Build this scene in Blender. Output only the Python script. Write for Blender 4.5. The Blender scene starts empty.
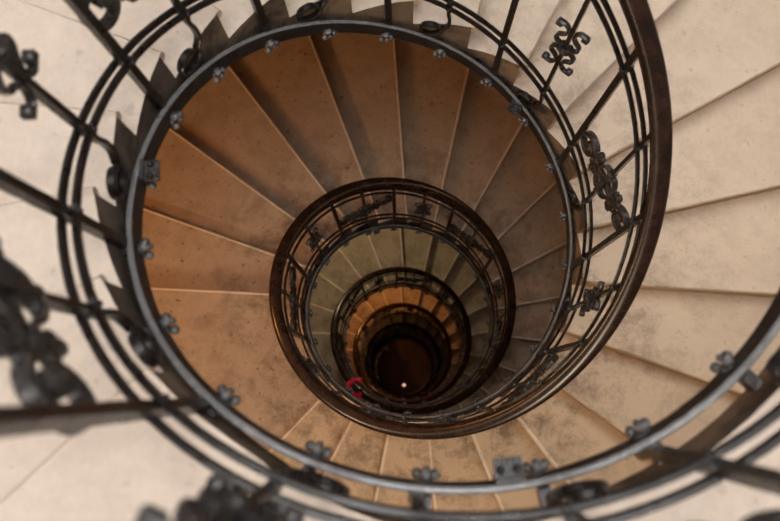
import bpy, bmesh, math, random
from math import sin, cos, pi, radians as rad
from mathutils import Vector, Matrix

SC = bpy.context.scene
COL = SC.collection
random.seed(4)

# ------------------------------------------------------------------ helix
KN = [(-240, 1.12), (-220, 1.12), (-200, 1.12), (-180, 1.12), (-160, 1.13), (-140, 1.10), (-120, .99),
      (-100, .84), (-80, .70), (-60, .545), (-40, .37), (-20, .18), (0, 0), (20, -.18), (40, -.40), (60, -.60),
      (80, -.83), (100, -1.07), (120, -1.31), (140, -1.54), (160, -1.72), (180, -1.87), (200, -1.98), (220, -2.06),
      (240, -2.12), (260, -2.17), (280, -2.26), (300, -2.41), (320, -2.59), (340, -2.79)]
SLOPE = .0099
def g_raw(d):
    if d <= KN[0][0]: return KN[0][1]
    if d <= 340:
        i = min(int((d + 240) // 20), len(KN) - 2)
        (a, x), (b, y) = KN[i], KN[i + 1]
        return x + (y - x) * (d - a) / (b - a)
    tot, x, n = 0., 340., 0
    while True:
        e = 588.8 + 360 * n
        if d <= e: return -2.79 - SLOPE * (tot + d - x)
        tot += e - x; x = e + 44; n += 1
        if d <= x: return -2.79 - SLOPE * tot - .0015 * (d - e)
        tot += 44 * .0015 / SLOPE
def g(d):
    return sum(g_raw(d + o) for o in (-16, -8, 0, 8, 16)) / 5
ZA = -2.34                      # height of the lower band at u = 0
U0, U1 = -243., 2150.
BAL0, BSTEP = 38.3, 16.3636
R_IN, R_OUT, R_BAL = .672, 2.3, .6625

def pol(r, u, z): return Vector((r * sin(rad(u)), r * cos(rad(u)), z))

# ------------------------------------------------------------------ materials
def new_mat(name):
    m = bpy.data.materials.new(name); m.use_nodes = True
    nt = m.node_tree
    return m, nt, nt.nodes['Principled BSDF']
def N(nt, t, **kw):
    n = nt.nodes.new(t)
    for k, v in kw.items():
        if k in n.inputs: n.inputs[k].default_value = v
        else: setattr(n, k, v)
    return n
def ramp(nt, src, stops):
    r = nt.nodes.new('ShaderNodeValToRGB')
    els = r.color_ramp.elements
    while len(els) < len(stops): els.new(.5)
    for e, (p, c) in zip(els, stops):
        e.position = p; e.color = (c, c, c, 1) if isinstance(c, (int, float)) else (*c, 1)
    nt.links.new(src, r.inputs[0]); return r.outputs[0]
def mixc(nt, fac, a, b, blend='MIX'):
    m = nt.nodes.new('ShaderNodeMix'); m.data_type = 'RGBA'; m.blend_type = blend
    for s, v in ((0, fac), (6, a), (7, b)):
        if hasattr(v, 'links'): nt.links.new(v, m.inputs[s])
        else: m.inputs[s].default_value = v if s == 0 else (*v, 1)
    return m.outputs[2]
def math_(nt, op, a, b=None):
    m = nt.nodes.new('ShaderNodeMath'); m.operation = op
    for i, v in enumerate((a, b)):
        if v is None: continue
        if hasattr(v, 'links'): nt.links.new(v, m.inputs[i])
        else: m.inputs[i].default_value = v
    return m.outputs[0]
def noise(nt, vec, scale, detail=5, rough=.6, dist=0):
    n = N(nt, 'ShaderNodeTexNoise', Scale=scale, Detail=detail, Roughness=rough, Distortion=dist)
    nt.links.new(vec, n.inputs['Vector']); return n.outputs['Fac']

def stone_mat(name, base, warm, stain, amount, spots=.5, low=None):
    m, nt, b = new_mat(name)
    tc = nt.nodes.new('ShaderNodeTexCoord'); v = tc.outputs['Object']
    c = mixc(nt, ramp(nt, noise(nt, v, 2.2, 6, .6, .4), [(.35, 0.), (.68, 1.)]), base, warm)
    c = mixc(nt, ramp(nt, noise(nt, v, 38, 3, .7), [(.38, .0), (.7, .22)]), c, tuple(x * .6 for x in base))
    # ingrained dirt, heaviest where feet pass near the well
    sep = nt.nodes.new('ShaderNodeSeparateXYZ'); nt.links.new(v, sep.inputs[0])
    r = math_(nt, 'SQRT', math_(nt, 'ADD', math_(nt, 'MULTIPLY', sep.outputs[0], sep.outputs[0]),
                               math_(nt, 'MULTIPLY', sep.outputs[1], sep.outputs[1])))
    mr = nt.nodes.new('ShaderNodeMapRange'); nt.links.new(r, mr.inputs[0])
    mr.inputs[1].default_value = 1.35; mr.inputs[2].default_value = .7
    mr.inputs[3].default_value = .25; mr.inputs[4].default_value = 1.0
    st = ramp(nt, noise(nt, v, 6.5, 10, .75, .15), [(.46, 0.), (.62, 1.)])
    f = math_(nt, 'MULTIPLY', math_(nt, 'MULTIPLY', st, mr.outputs[0]), amount)
    if low:                     # lower half: dirtier, with the warmer light there put into the colour
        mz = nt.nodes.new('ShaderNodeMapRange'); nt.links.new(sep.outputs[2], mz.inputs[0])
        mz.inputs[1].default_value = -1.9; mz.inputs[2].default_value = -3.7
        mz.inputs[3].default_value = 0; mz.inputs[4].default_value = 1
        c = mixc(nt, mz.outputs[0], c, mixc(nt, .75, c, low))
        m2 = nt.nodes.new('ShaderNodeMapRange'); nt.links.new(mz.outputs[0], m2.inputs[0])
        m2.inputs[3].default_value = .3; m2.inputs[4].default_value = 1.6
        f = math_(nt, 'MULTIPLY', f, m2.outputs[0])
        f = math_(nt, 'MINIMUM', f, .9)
    c = mixc(nt, f, c, stain)
    sp = ramp(nt, noise(nt, v, 30, 2, .5), [(.67, 0.), (.71, 1.)])
    c = mixc(nt, math_(nt, 'MULTIPLY', sp, spots), c, (.07, .05, .04))
    nt.links.new(c, b.inputs['Base Color'])
    b.inputs['Roughness'].default_value = .62
    bp = N(nt, 'ShaderNodeBump', Strength=.15, Distance=.01)
    nt.links.new(noise(nt, v, 60, 4), bp.inputs['Height']); nt.links.new(bp.outputs[0], b.inputs['Normal'])
    return m
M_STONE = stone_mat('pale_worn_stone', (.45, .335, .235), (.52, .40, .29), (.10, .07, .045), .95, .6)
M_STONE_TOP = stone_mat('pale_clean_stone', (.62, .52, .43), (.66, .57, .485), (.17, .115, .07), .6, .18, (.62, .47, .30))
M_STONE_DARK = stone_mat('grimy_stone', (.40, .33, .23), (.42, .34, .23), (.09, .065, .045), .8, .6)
M_NOSE = stone_mat('rubbed_stone_edge', (.80, .68, .55), (.84, .74, .62), (.3, .22, .15), .5, .2)
M_SIDE = stone_mat('dark_mottled_stone', (.27, .20, .14), (.085, .073, .066), (.02, .018, .018), 1., .6)  # step ends: mottled and darker than the treads
M_RISER = stone_mat('dirty_riser_stone', (.42, .27, .16), (.5, .34, .2), (.14, .08, .05), .8, .4)

def metal_mat(name, base, worn, rough, metal=0.):
    m, nt, b = new_mat(name)
    tc = nt.nodes.new('ShaderNodeTexCoord'); v = tc.outputs['Object']
    f = ramp(nt, noise(nt, v, 45, 5, .7), [(.5, 0.), (.72, 1.)])
    nt.links.new(mixc(nt, f, base, worn), b.inputs['Base Color'])
    b.inputs['Metallic'].default_value = metal
    nt.links.new(ramp(nt, noise(nt, v, 30, 3), [(.3, rough - .08), (.7, rough + .12)]), b.inputs['Roughness'])
    bp = N(nt, 'ShaderNodeBump', Strength=.25, Distance=.004)
    nt.links.new(noise(nt, v, 70, 3), bp.inputs['Height']); nt.links.new(bp.outputs[0], b.inputs['Normal'])
    return m
M_IRON = metal_mat('black_painted_iron', (.010, .008, .0085), (.024, .020, .019), .30)
M_BAND = metal_mat('worn_grey_iron', (.012, .011, .012), (.05, .047, .046), .34)
M_ORN = metal_mat('sheen_grey_iron', (.030, .028, .028), (.10, .095, .09), .3)  # black iron made greyer, reflected light put into the colour
M_NUT = metal_mat('bare_grey_iron', (.08, .08, .083), (.45, .45, .46), .34, .2)
M_SKYLIT_EDGE = metal_mat('skylit_rubbed_edge', (.22, .225, .235), (.38, .37, .37), .34, .3)  # band's top edge: rubbed iron, with sky light put into the paler colour

def wood_mat():
    m, nt, b = new_mat('dark_varnished_wood')
    tc = nt.nodes.new('ShaderNodeTexCoord'); v = tc.outputs['Object']
    c = mixc(nt, ramp(nt, noise(nt, v, 14, 5, .7), [(.35, 0.), (.7, 1.)]), (.011, .007, .006), (.042, .021, .016))
    nt.links.new(c, b.inputs['Base Color'])
    b.inputs['Roughness'].default_value = .27
    return m
M_WOOD = wood_mat()
def plain(name, c, rough=.8, emit=None, es=0):
    m, nt, b = new_mat(name)
    tc = nt.nodes.new('ShaderNodeTexCoord')
    f = ramp(nt, noise(nt, tc.outputs['Object'], 6, 5), [(.3, .85), (.7, 1.)])
    nt.links.new(mixc(nt, 1., c, f, 'MULTIPLY'), b.inputs['Base Color'])
    b.inputs['Roughness'].default_value = rough
    if emit: b.inputs['Emission Color'].default_value = (*emit, 1); b.inputs['Emission Strength'].default_value = es
    return m
M_WALL = plain('brown_plaster', (.15, .10, .065), .9)
M_FLOOR = plain('dark_red_tile', (.2, .11, .07), .6)
M_RED = plain('crimson_cloth', (.75, .02, .07), .8)
M_BRASS = plain('aged_brass', (.32, .2, .07), .4)
M_GLOW = plain('lit_glass', (.8, .6, .4), .4, (1., .55, .25), 4)

# ------------------------------------------------------------------ objects
def link_mesh(name, bm, mats, parent=None, smooth=True):
    bmesh.ops.recalc_face_normals(bm, faces=bm.faces)
    me = bpy.data.meshes.new(name); bm.to_mesh(me); bm.free()
    for m in (mats if isinstance(mats, (list, tuple)) else [mats]): me.materials.append(m)
    if smooth:
        for p in me.polygons: p.use_smooth = True
        me.set_sharp_from_angle(angle=rad(38))
    o = bpy.data.objects.new(name, me); COL.objects.link(o); o.parent = parent
    return o
def thing(name, label, cat, loc=(0, 0, 0), group=None):
    o = bpy.data.objects.new(name, None); COL.objects.link(o); o.location = loc
    o['label'] = label; o['category'] = cat; o.empty_display_size = .1
    if group: o['group'] = group
    return o
def place(parent, o):           # keep a mesh built in world space where it is under a moved Empty
    o.parent = parent; o.matrix_parent_inverse = Matrix.Translation(parent.location).inverted()

def loft(bm, rings, close_ends=True, mat=0):
    vr = [[bm.verts.new(p) for p in r] for r in rings]
    n = len(rings[0])
    for a, b in zip(vr, vr[1:]):
        for i in range(n):
            f = bm.faces.new((a[i], a[(i + 1) % n], b[(i + 1) % n], b[i])); f.material_index = mat
    if close_ends:
        bm.faces.new(vr[0]); bm.faces.new(vr[-1][::-1])
def helix(bm, prof, u0, u1, dz, du=3.0):
    n = max(2, int((u1 - u0) / du)); rings = []
    for i in range(n + 1):
        u = u0 + (u1 - u0) * i / n; z = ZA + g(u) + dz
        rings.append([pol(r, u, z + h) for r, h in prof])
    loft(bm, rings)
def rect(r, w, h0, h1): return [(r - w / 2, h0), (r + w / 2, h0), (r + w / 2, h1), (r - w / 2, h1)]
def rprof(r, w, h0, h1, c=.002):
    a, b = r - w / 2, r + w / 2
    return [(a + c, h0), (b - c, h0), (b, h0 + c), (b, h1 - c), (b - c, h1), (a + c, h1), (a, h1 - c), (a, h0 + c)]
def box(bm, c, ax, ay, az, sx, sy, sz, mat=0):
    vs = []
    for k in (-1, 1):
        for (i, j) in ((-1, -1), (1, -1), (1, 1), (-1, 1)):
            vs.append(bm.verts.new(c + ax * (i * sx / 2) + ay * (j * sy / 2) + az * (k * sz / 2)))
    for q in ((3, 2, 1, 0), (4, 5, 6, 7), (0, 1, 5, 4), (1, 2, 6, 5), (2, 3, 7, 6), (3, 0, 4, 7)):
        f = bm.faces.new([vs[i] for i in q]); f.material_index = mat
def ball(bm, c, r, seg=10):
    m = Matrix.Translation(c) @ Matrix.Diagonal((r, r, r, 1))
    bmesh.ops.create_uvsphere(bm, u_segments=seg, v_segments=max(6, seg // 2 + 2), radius=1, matrix=m)
def catmull(pts, n=6):
    P = [Vector(p) for p in pts]; P = [2 * P[0] - P[1]] + P + [2 * P[-1] - P[-2]]; out = []
    for i in range(1, len(P) - 2):
        for k in range(n):
            t = k / n; a, b, c, d = P[i - 1:i + 3]
            out.append(.5 * ((2 * b) + (c - a) * t + (2 * a - 5 * b + 4 * c - d) * t * t + (3 * b - a - 3 * c + d) * t ** 3))
    out.append(P[-2]); return out
def strip(bm, pts2, wid, thick, y=0., taper=1.):
    """flat bar bent in the local x-z plane, its width across the local y axis"""
    P = [Vector((p[0], 0, p[1])) for p in catmull([(a, b, 0) for a, b in pts2], 5)]
    rings = []
    for i, p in enumerate(P):
        t = (P[min(i + 1, len(P) - 1)] - P[max(i - 1, 0)]).normalized()
        n = Vector((-t.z, 0, t.x)); w = wid / 2; h = thick / 2 * (1 + (taper - 1) * i / (len(P) - 1))
        Y = Vector((0, 1, 0)); p = p + Y * y
        rings.append([p + n * h + Y * w * .7, p + n * h * .5 + Y * w, p - n * h * .5 + Y * w, p - n * h + Y * w * .7,
                      p - n * h - Y * w * .7, p - n * h * .5 - Y * w, p + n * h * .5 - Y * w, p + n * h - Y * w * .7])
    loft(bm, rings)
def spiral(cx, cz, r0, r1, a0, a1, n):
    return [(cx + (r0 + (r1 - r0) * i / n) * cos(rad(a0 + (a1 - a0) * i / n)),
             cz + (r0 + (r1 - r0) * i / n) * sin(rad(a0 + (a1 - a0) * i / n))) for i in range(n + 1)]

def local(u, z):                # frame at the balustrade: x clockwise along the rail, y outwards, z up
    return Matrix.Translation((0, 0, z)) @ Matrix.Rotation(-rad(u), 4, 'Z') @ Matrix.Translation((0, R_BAL, 0))

# ------------------------------------------------------------------ camera (fitted to the photograph)
cd = bpy.data.cameras.new('camera'); cam = bpy.data.objects.new('camera', cd); COL.objects.link(cam)
cd.sensor_width = 36; cd.lens = 758 / 780 * 36; cd.clip_start = .02; cd.clip_end = 100
rows = [(0.9999153969, 0.0, -0.0130076512), (0.0021640836, 0.9860633884, 0.1663559767), (0.0128263687, -0.1663700521, 0.9859799643)]
mw = Matrix(rows).transposed().to_4x4(); mw.translation = (-.0896, -.4933, 0)
cam.matrix_world = mw
cd.dof.use_dof = True; cd.dof.focus_distance = 3.0; cd.dof.aperture_fstop = 2.8
SC.camera = cam

# ------------------------------------------------------------------ stone stair
def wedge(u0, u1, ztop, parent, mat, nseg=4, thick=.10, nose=1.2, name='step'):
    """one block of the stair; its soffit follows the lower band"""
    bm = bmesh.new(); rows = []
    ue = u1 
    for i in range(nseg + 1):
        u = u0 + (ue - u0) * i / nseg
        zb = ZA + g(u) - thick
        ri = R_IN + (.032 * min(1, max(0, (-150 - u) / 20)) if u < -150 else 0)    # the top landing stands back from the rail
        rows.append([pol(ri, u, zb), pol(R_OUT, u, zb), pol(R_OUT, u, ztop), pol(ri, u, ztop)])
    vr = [[bm.verts.new(p) for p in r] for r in rows]
    for a, b in zip(vr, vr[1:]):
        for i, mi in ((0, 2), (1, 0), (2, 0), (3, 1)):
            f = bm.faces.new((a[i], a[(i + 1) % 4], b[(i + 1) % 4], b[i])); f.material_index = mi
    f = bm.faces.new(vr[0]); f.material_index = 2
    f = bm.faces.new(vr[-1][::-1]); f.material_index = 2
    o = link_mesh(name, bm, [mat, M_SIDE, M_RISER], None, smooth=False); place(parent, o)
    # rounded nosing along the downhill edge
    nb = bmesh.new(); R0, R1 = R_IN + .001, R_OUT - .002
    d = Vector((cos(rad(u1)), -sin(rad(u1)), 0)); rings = []
    for r in (R0, R1):
        c = pol(r, u1, ztop)
        pr = [(-.002, .0015), (.008, .0015), (.0135, -.004), (.0155, -.014), (.0135, -.024), (.008, -.03), (-.002, -.03)]
        rings.append([c + d * x + Vector((0, 0, z)) for x, z in pr])
    loft(nb, rings)
    n = link_mesh('nosing', nb, M_STONE_TOP if mat is M_STONE_TOP and ztop > -3.55 else M_NOSE, None); n.parent = o
    n.matrix_parent_inverse = Matrix.Identity(4)
    return o
def flight(risers, label, mat, nm='stair_flight'):
    um = (risers[0] + risers[-1]) / 2
    t = thing(nm, label, 'staircase', (0, 0, ZA + g(risers[-1]) - .1))
    for a, b in zip(risers, risers[1:]):
        wedge(a, b, ZA + g(a) + .012, t, mat)
    return t
def landing(u0, u1, label, mat):
    t = thing('stair_landing', label, 'landing', (0, 0, ZA + g(u1) - .1))
    wedge(u0, u1, ZA + g(u0) + .012, t, mat, nseg=24, name='slab')
    return t

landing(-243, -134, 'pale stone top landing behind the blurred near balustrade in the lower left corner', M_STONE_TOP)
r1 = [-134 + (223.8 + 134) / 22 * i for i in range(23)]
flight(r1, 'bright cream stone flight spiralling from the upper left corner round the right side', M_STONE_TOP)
landing(r1[-1], 273, 'broad tan stone landing left of the second handrail ring', M_STONE)
T = 16.62; u = 273.
names = ['second stone flight down, brown and orange wedge steps under the top flight',
         'third stone flight down, greenish grey steps inside the second handrail ring',
         'fourth stone flight down, lit bright orange inside the third handrail ring',
         'fifth stone flight down, dim orange slivers near the dark bottom of the well',
         'lowest stone flight ringing the dark floor at the bottom of the well']
lnames = ['stone landing hidden in shade below the broad tan landing, inside the second handrail ring',
          'stone landing at the lower left of the third handrail ring',
          'dark stone landing at the lower left of the fourth handrail ring',
          'dark stone landing two turns above the bottom floor', 'lowest dark stone landing, nearest the bottom floor']
for k in range(5):
    st = 273. if k == 0 else 629.6 + 3.2 + 360 * (k - 1)
    rs = [st + T * i for i in range(20)]
    if k == 0: rs = [273 + 16.62 * i for i in range(20)]
    else:
        e = 588.8 + 360 * k; rs = [st + (e - st) / 19 * i for i in range(20)]
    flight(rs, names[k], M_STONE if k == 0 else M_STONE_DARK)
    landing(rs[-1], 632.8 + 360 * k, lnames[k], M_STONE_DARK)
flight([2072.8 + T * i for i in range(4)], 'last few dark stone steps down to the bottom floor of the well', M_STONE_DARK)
U1 = 2116
ZF = ZA + g(U1) - .12

# ------------------------------------------------------------------ balustrade
RAIL = thing('spiral_balustrade', 'black wrought iron spiral balustrade with dark wooden handrail winding down the stairwell',
             'railing', (0, 0, ZF))
def rpart(name, bm, m, parent=RAIL, label=None, smooth=True):
    o = link_mesh(name, bm, m, None, smooth)
    if parent is RAIL: place(RAIL, o)
    else: o.parent = parent
    if label: o['label'] = label
    return o
# moulded handrail
HZ = 1.067
hw = [(-.025, -.009), (.025, -.009), (.028, -.002), (.0285, .005), (.025, .015), (.014, .0235),
      (0, .026), (-.014, .0235), (-.025, .015), (-.0285, .005), (-.028, -.002)]
bm = bmesh.new(); helix(bm, [(.668 + a, b) for a, b in hw], U0, U1, HZ, 2.5)
rpart('handrail', bm, M_WOOD, label='dark brown moulded wooden handrail')
bm = bmesh.new(); helix(bm, rprof(.666, .046, -.040, -.009, .006), U0, U1, HZ, 2.5)
rpart('handrail_bar', bm, M_IRON)
for r, dz in ((.650, .24), (.675, .24), (.650, .90), (.675, .90)):
    bm = bmesh.new(); helix(bm, rprof(r, .011, -.009, .009), U0, U1, dz, 3)
    rpart('rail', bm, M_IRON)
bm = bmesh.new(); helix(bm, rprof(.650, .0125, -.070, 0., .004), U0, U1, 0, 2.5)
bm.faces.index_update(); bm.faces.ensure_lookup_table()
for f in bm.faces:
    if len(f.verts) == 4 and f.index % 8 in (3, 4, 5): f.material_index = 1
rpart('lower_band', bm, [M_BAND, M_SKYLIT_EDGE], label='worn grey iron band along the step ends')

def copy_to(src, u, z):
    o = src.copy(); COL.objects.link(o)
    o.matrix_world = local(u, z)
    return o
def make(name, bm, m): return link_mesh(name, bm, m, None)

ZH = HZ - .02
# plain square baluster, foot bolted to the band
bm = bmesh.new(); X, Y, Z = Vector((1, 0, 0)), Vector((0, 1, 0)), Vector((0, 0, 1))
box(bm, Vector((0, 0, (ZH + .04) / 2)), X, Y, Z, .020, .0165, ZH - .04)
loft(bm, [[Vector((a * s, b * s * .95 + o, z)) for a, b in ((-.009, -.009), (.009, -.009), (.009, .009), (-.009, .009))]
          for s, o, z in ((1, 0, .05), (1.1, -.001, .0), (1.35, 0.002, -.03), (1.35, .002, -.06), (.5, .002, -.072))])
for z in (.24, .90):
    box(bm, Vector((0, 0, z)), X, Y, Z, .022, .036, .012)
    ball(bm, Vector((0, -.0185, z)), .006, 8)
plain_b = make('baluster', bm, M_IRON)
# slim baluster whose foot ends in a volute
bm = bmesh.new()
box(bm, Vector((0, 0, (ZH + .20) / 2)), X, Y, Z, .013, .0165, ZH - .20)
box(bm, Vector((0, 0, .24)), X, Y, Z, .02, .036, .012); box(bm, Vector((0, 0, .90)), X, Y, Z, .02, .036, .012)
ball(bm, Vector((0, -.0185, .24)), .006, 8); ball(bm, Vector((0, -.0185, .90)), .006, 8)
strip(bm, [(0, .235), (0, .19), (.006, .15), (.004, .11), (-.012, .085)] + spiral(-.052, .080, .040, .026, 10, -330, 12), .020, .011)
slim_b = make('baluster', bm, M_IRON)
# small ornament: four flat-bar scrolls crossing at a collar
def small_orn():
    bm = bmesh.new()
    for sx in (-1, 1):
        for sz in (-1, 1):
            pts = [(.003, .004), (.020, .012), (.034, .028), (.032, .050), (.018, .066), (.011, .082), (.011, .104), (.021, .120), (.036, .121)]
            pts += spiral(.036, .110, .010, .005, 60, -160, 4)
            strip(bm, [(sx * a, sz * b) for a, b in pts], .017, .0075)
            box(bm, Vector((sx * .038, 0, sz * .112)), X, Y, Z, .016, .020, .016)
    for s in (-1, 1):
        d = Vector((1, 0, s)).normalized(); e = Vector((-s, 0, 1)).normalized()
        box(bm, Vector((0, 0, 0)), d, Y, e, .040, .026, .009)
    ball(bm, Vector((0, -.016, 0)), .009, 8)
    return bm
small_bm = small_orn(); bmesh.ops.scale(small_bm, vec=(1.18, 1.0, 1.0), verts=small_bm.verts)
small_o = make('scroll_ornament', small_bm, M_ORN)
# long ornament filling two bays
def long_orn():
    bm = bmesh.new()
    for s in (-1, 1):
        F = lambda L: [(s * a, b) for a, b in L]
        strip(bm, F([(.088, .004), (.100, .022), (.130, .030), (.160, .020), (.172, .0), (.160, -.020), (.130, -.026), (.105, -.014), (.108, .004), (.125, .010), (.14, .004)]), .026, .010)
        for q in (-1, 1):
            G = lambda L: [(s * a, q * b) for a, b in L]
            strip(bm, G([(.006, .040), (.020, .044), (.036, .034), (.046, .018), (.060, .010), (.078, .018), (.082, .030), (.072, .036), (.064, .030)]), .022, .009)
            strip(bm, G([(.004, .022), (.014, .010), (.030, .006), (.050, .004)]), .018, .007)
            ball(bm, Vector((s * .058, 0, q * .030)), .010, 8)
            ball(bm, Vector((s * .090, 0, q * .016)), .011, 8)
        ball(bm, Vector((s * .074, 0, 0)), .013, 8)
        ball(bm, Vector((s * .120, -.008, .0)), .013, 8)
    box(bm, Vector((0, 0, .0)), X, Y, Z, .016, .030, .10)
    return bm
long_bm = long_orn(); bmesh.ops.scale(long_bm, vec=(1.08, .95, 2.0), verts=long_bm.verts)
long_o = make('scroll_ornament', long_bm, M_ORN)
# trefoil nut on the well side of the band
bm = bmesh.new()
ball(bm, Vector((0, -.014, -.052)), .016, 10)
for a in (90, 210, 330):
    ball(bm, Vector((.0165 * cos(rad(a)), -.030, -.050 + .0165 * sin(rad(a)))), .0098, 8)
ball(bm, Vector((0, -.038, -.050)), .007, 8)
box(bm, Vector((0, .0135, -.030)), X, Y, Z, .020, .028, .030, 1)
nut = make('trefoil_nut', bm, [M_NUT, M_IRON])
bm = bmesh.new()
box(bm, Vector((0, -.036, -.020)), X, Y, Z, .046, .040, .008)
box(bm, Vector((0, -.022, -.025)), X, Y, Z, .046, .008, .044)
for s in (-1, 1):
    ball(bm, Vector((s * .013, -.038, -.014)), .007, 8)
plate = make('splice_plate', bm, M_IRON)

kmin = math.ceil((U0 + 4 - BAL0) / BSTEP); kmax = int((U1 - 2 - BAL0) / BSTEP)
ks = list(range(kmin, kmax + 1))
first100 = set(ks[:100])
protos = {'p': plain_b, 's': slim_b, 'o': small_o, 'l': long_o, 'n': nut}
acc = {'baluster': bmesh.new(), 'trefoil_nut': bmesh.new()}
def add_copy(key, u, z):
    o = copy_to(protos[key], u, z)
    mwm = o.matrix_world.copy(); o.parent = RAIL; o.matrix_parent_inverse = Matrix.Translation(RAIL.location).inverted()
    o.matrix_basis = mwm
    return o
def add_stuff(name, key, u, z):
    tmp = bmesh.new(); tmp.from_mesh(protos[key].data); bmesh.ops.transform(tmp, matrix=local(u, z), verts=tmp.verts)
    me = bpy.data.meshes.new('tmp'); tmp.to_mesh(me); tmp.free(); acc[name].from_mesh(me); bpy.data.meshes.remove(me)
for k in ks:
    u = BAL0 + BSTEP * k; z = ZA + g(u)
    even = k % 2 == 0
    bk = 's' if even else 'p'
    if k in first100:
        add_copy(bk, u, z); add_copy('n', u - 1.2, ZA + g(u - 1.2))
    else:
        add_stuff('baluster', bk, u, z); add_stuff('trefoil_nut', 'n', u, z)
    if even:
        j = (k // 2) % 2
        add_copy('l' if j else 'o', u, z + (.50 if j else .48 if k == -12 else .56))
for n, b in acc.items():
    o = rpart(n, b, M_IRON if n == 'baluster' else [M_NUT, M_IRON]); o['kind'] = 'stuff'
for u in (-187.5, 336.5, 32.5, -93):
    o = copy_to(plate, u, ZA + g(u)); m_ = o.matrix_world.copy(); place(RAIL, o); o.matrix_basis = m_
for o in (plain_b, slim_b, small_o, long_o, nut, plate): bpy.data.objects.remove(o)

# ------------------------------------------------------------------ crimson cloth looped on the second handrail turn
uc = 583.; c = pol(.668, uc, ZA + g(uc) + HZ + .060)
bm = bmesh.new(); rings = []
for i in range(29):
    a = rad(50 + 270 * i / 28); rr = .062 + .006 * sin(i * 1.3)
    ctr = Vector((rr * cos(a), rr * sin(a), .006 * sin(i * .5)))
    t = Vector((cos(a), sin(a), 0)); w = .024 + .002 * sin(i * 1.1)
    rings.append([ctr + (t * cos(rad(b)) + Z * sin(rad(b))) * (w + .002 * cos(rad(3 * b) + i * .7)) for b in range(0, 360, 36)])
loft(bm, rings)
red = link_mesh('cloth_band', bm, M_RED); red.location = c
red['label'] = 'crimson cloth band looped round the handrail at the lower left of the inner rings'
red['category'] = 'cloth'

# ------------------------------------------------------------------ shell
def structure(name, bm, m, smooth=True):
    o = link_mesh(name, bm, m, None, smooth); o['kind'] = 'structure'; return o
ZT = 4.0
bm = bmesh.new(); rings = []
n = 72
for r, z in ((R_OUT, ZF - .1), (R_OUT, ZT), (R_OUT + .3, ZT), (R_OUT + .3, ZF - .1)):
    rings.append([bm.verts.new(pol(r, 360 * i / n, z)) for i in range(n)])
for a, b in zip(rings, rings[1:] + rings[:1]):
    for i in range(n): bm.faces.new((a[i], a[(i + 1) % n], b[(i + 1) % n], b[i]))
structure('wall_round', bm, M_WALL)
bm = bmesh.new()
bmesh.ops.create_cone(bm, cap_ends=True, segments=72, radius1=R_OUT + .3, radius2=R_OUT + .3, depth=.1,
                      matrix=Matrix.Translation((0, 0, ZF - .05)))
structure('floor', bm, M_FLOOR, False)

# small ground light seen on the floor of the well
d = Vector(((404 - 390) / 758, -(385 - 260.5) / 758, -1)); d = mw.to_3x3() @ d
fp = cam.matrix_world.translation + d * ((ZF - 0) / d.z)
fl = thing('floor_light', 'tiny pinkish light on the dark floor at the bottom of the well', 'light', (fp.x, fp.y, ZF))
bm = bmesh.new()
bmesh.ops.create_cone(bm, cap_ends=True, segments=20, radius1=.075, radius2=.06, depth=.04, matrix=Matrix.Translation((0, 0, .02)))
link_mesh('housing', bm, M_BRASS, fl)
bm = bmesh.new(); bmesh.ops.create_uvsphere(bm, u_segments=16, v_segments=8, radius=.04, matrix=Matrix.Translation((0, 0, .045)))
link_mesh('lens', bm, plain('pink_lens', (.8, .5, .45), .3, (1, .5, .4), 1.2), fl)

# ------------------------------------------------------------------ light
w = bpy.data.worlds.new('overcast_sky'); SC.world = w; w.use_nodes = True
bg = w.node_tree.nodes['Background']; bg.inputs[0].default_value = (1., .98, .955, 1); bg.inputs[1].default_value = SKY = 8.8
def lamp(name, u, z, e, colr, r=2.1, size=.12):  # unseen point lights by the outer wall, added to tint each turn
    ld = bpy.data.lights.new(name, 'POINT'); ld.energy = e; ld.color = colr; ld.shadow_soft_size = size
    o = bpy.data.objects.new(name, ld); COL.objects.link(o); o.location = pol(r, u, z); return o
OR = (1., .42, .12)
lamp('unseen_turn_light', 275, ZA + g(275) + 1.9, 36, (1., .40, .09))
lamp('unseen_turn_light', 425, ZA + g(425) + 1.9, 5, (1., .55, .25))  # weak fill added for the darker right side of the second flight
lamp('unseen_turn_light', 185, ZA + g(185) + 1.9, 36, (1., .83, .60))  # fill added to brighten the lower steps of the top flight
lamp('unseen_turn_light', 232, ZA + g(232) + 1.9, 27, (1., .77, .50))
lamp('unseen_turn_light', 705, ZA + g(705) + 1.9, 42, (1., .78, .46))
lamp('unseen_turn_light', 1070, ZA + g(1070) + 1.9, 80, (1., .42, .12))
lamp('unseen_turn_light', 1400, ZA + g(1400) + 1.9, 10, OR)
lamp('unseen_turn_light', 2060, ZA + g(2060) + 1.2, 26, OR)

SC.view_settings.view_transform = 'Standard'; SC.view_settings.look = 'None'
SC.view_settings.gamma = 1; SC.view_settings.use_curve_mapping = False
SC.view_settings.exposure = 0
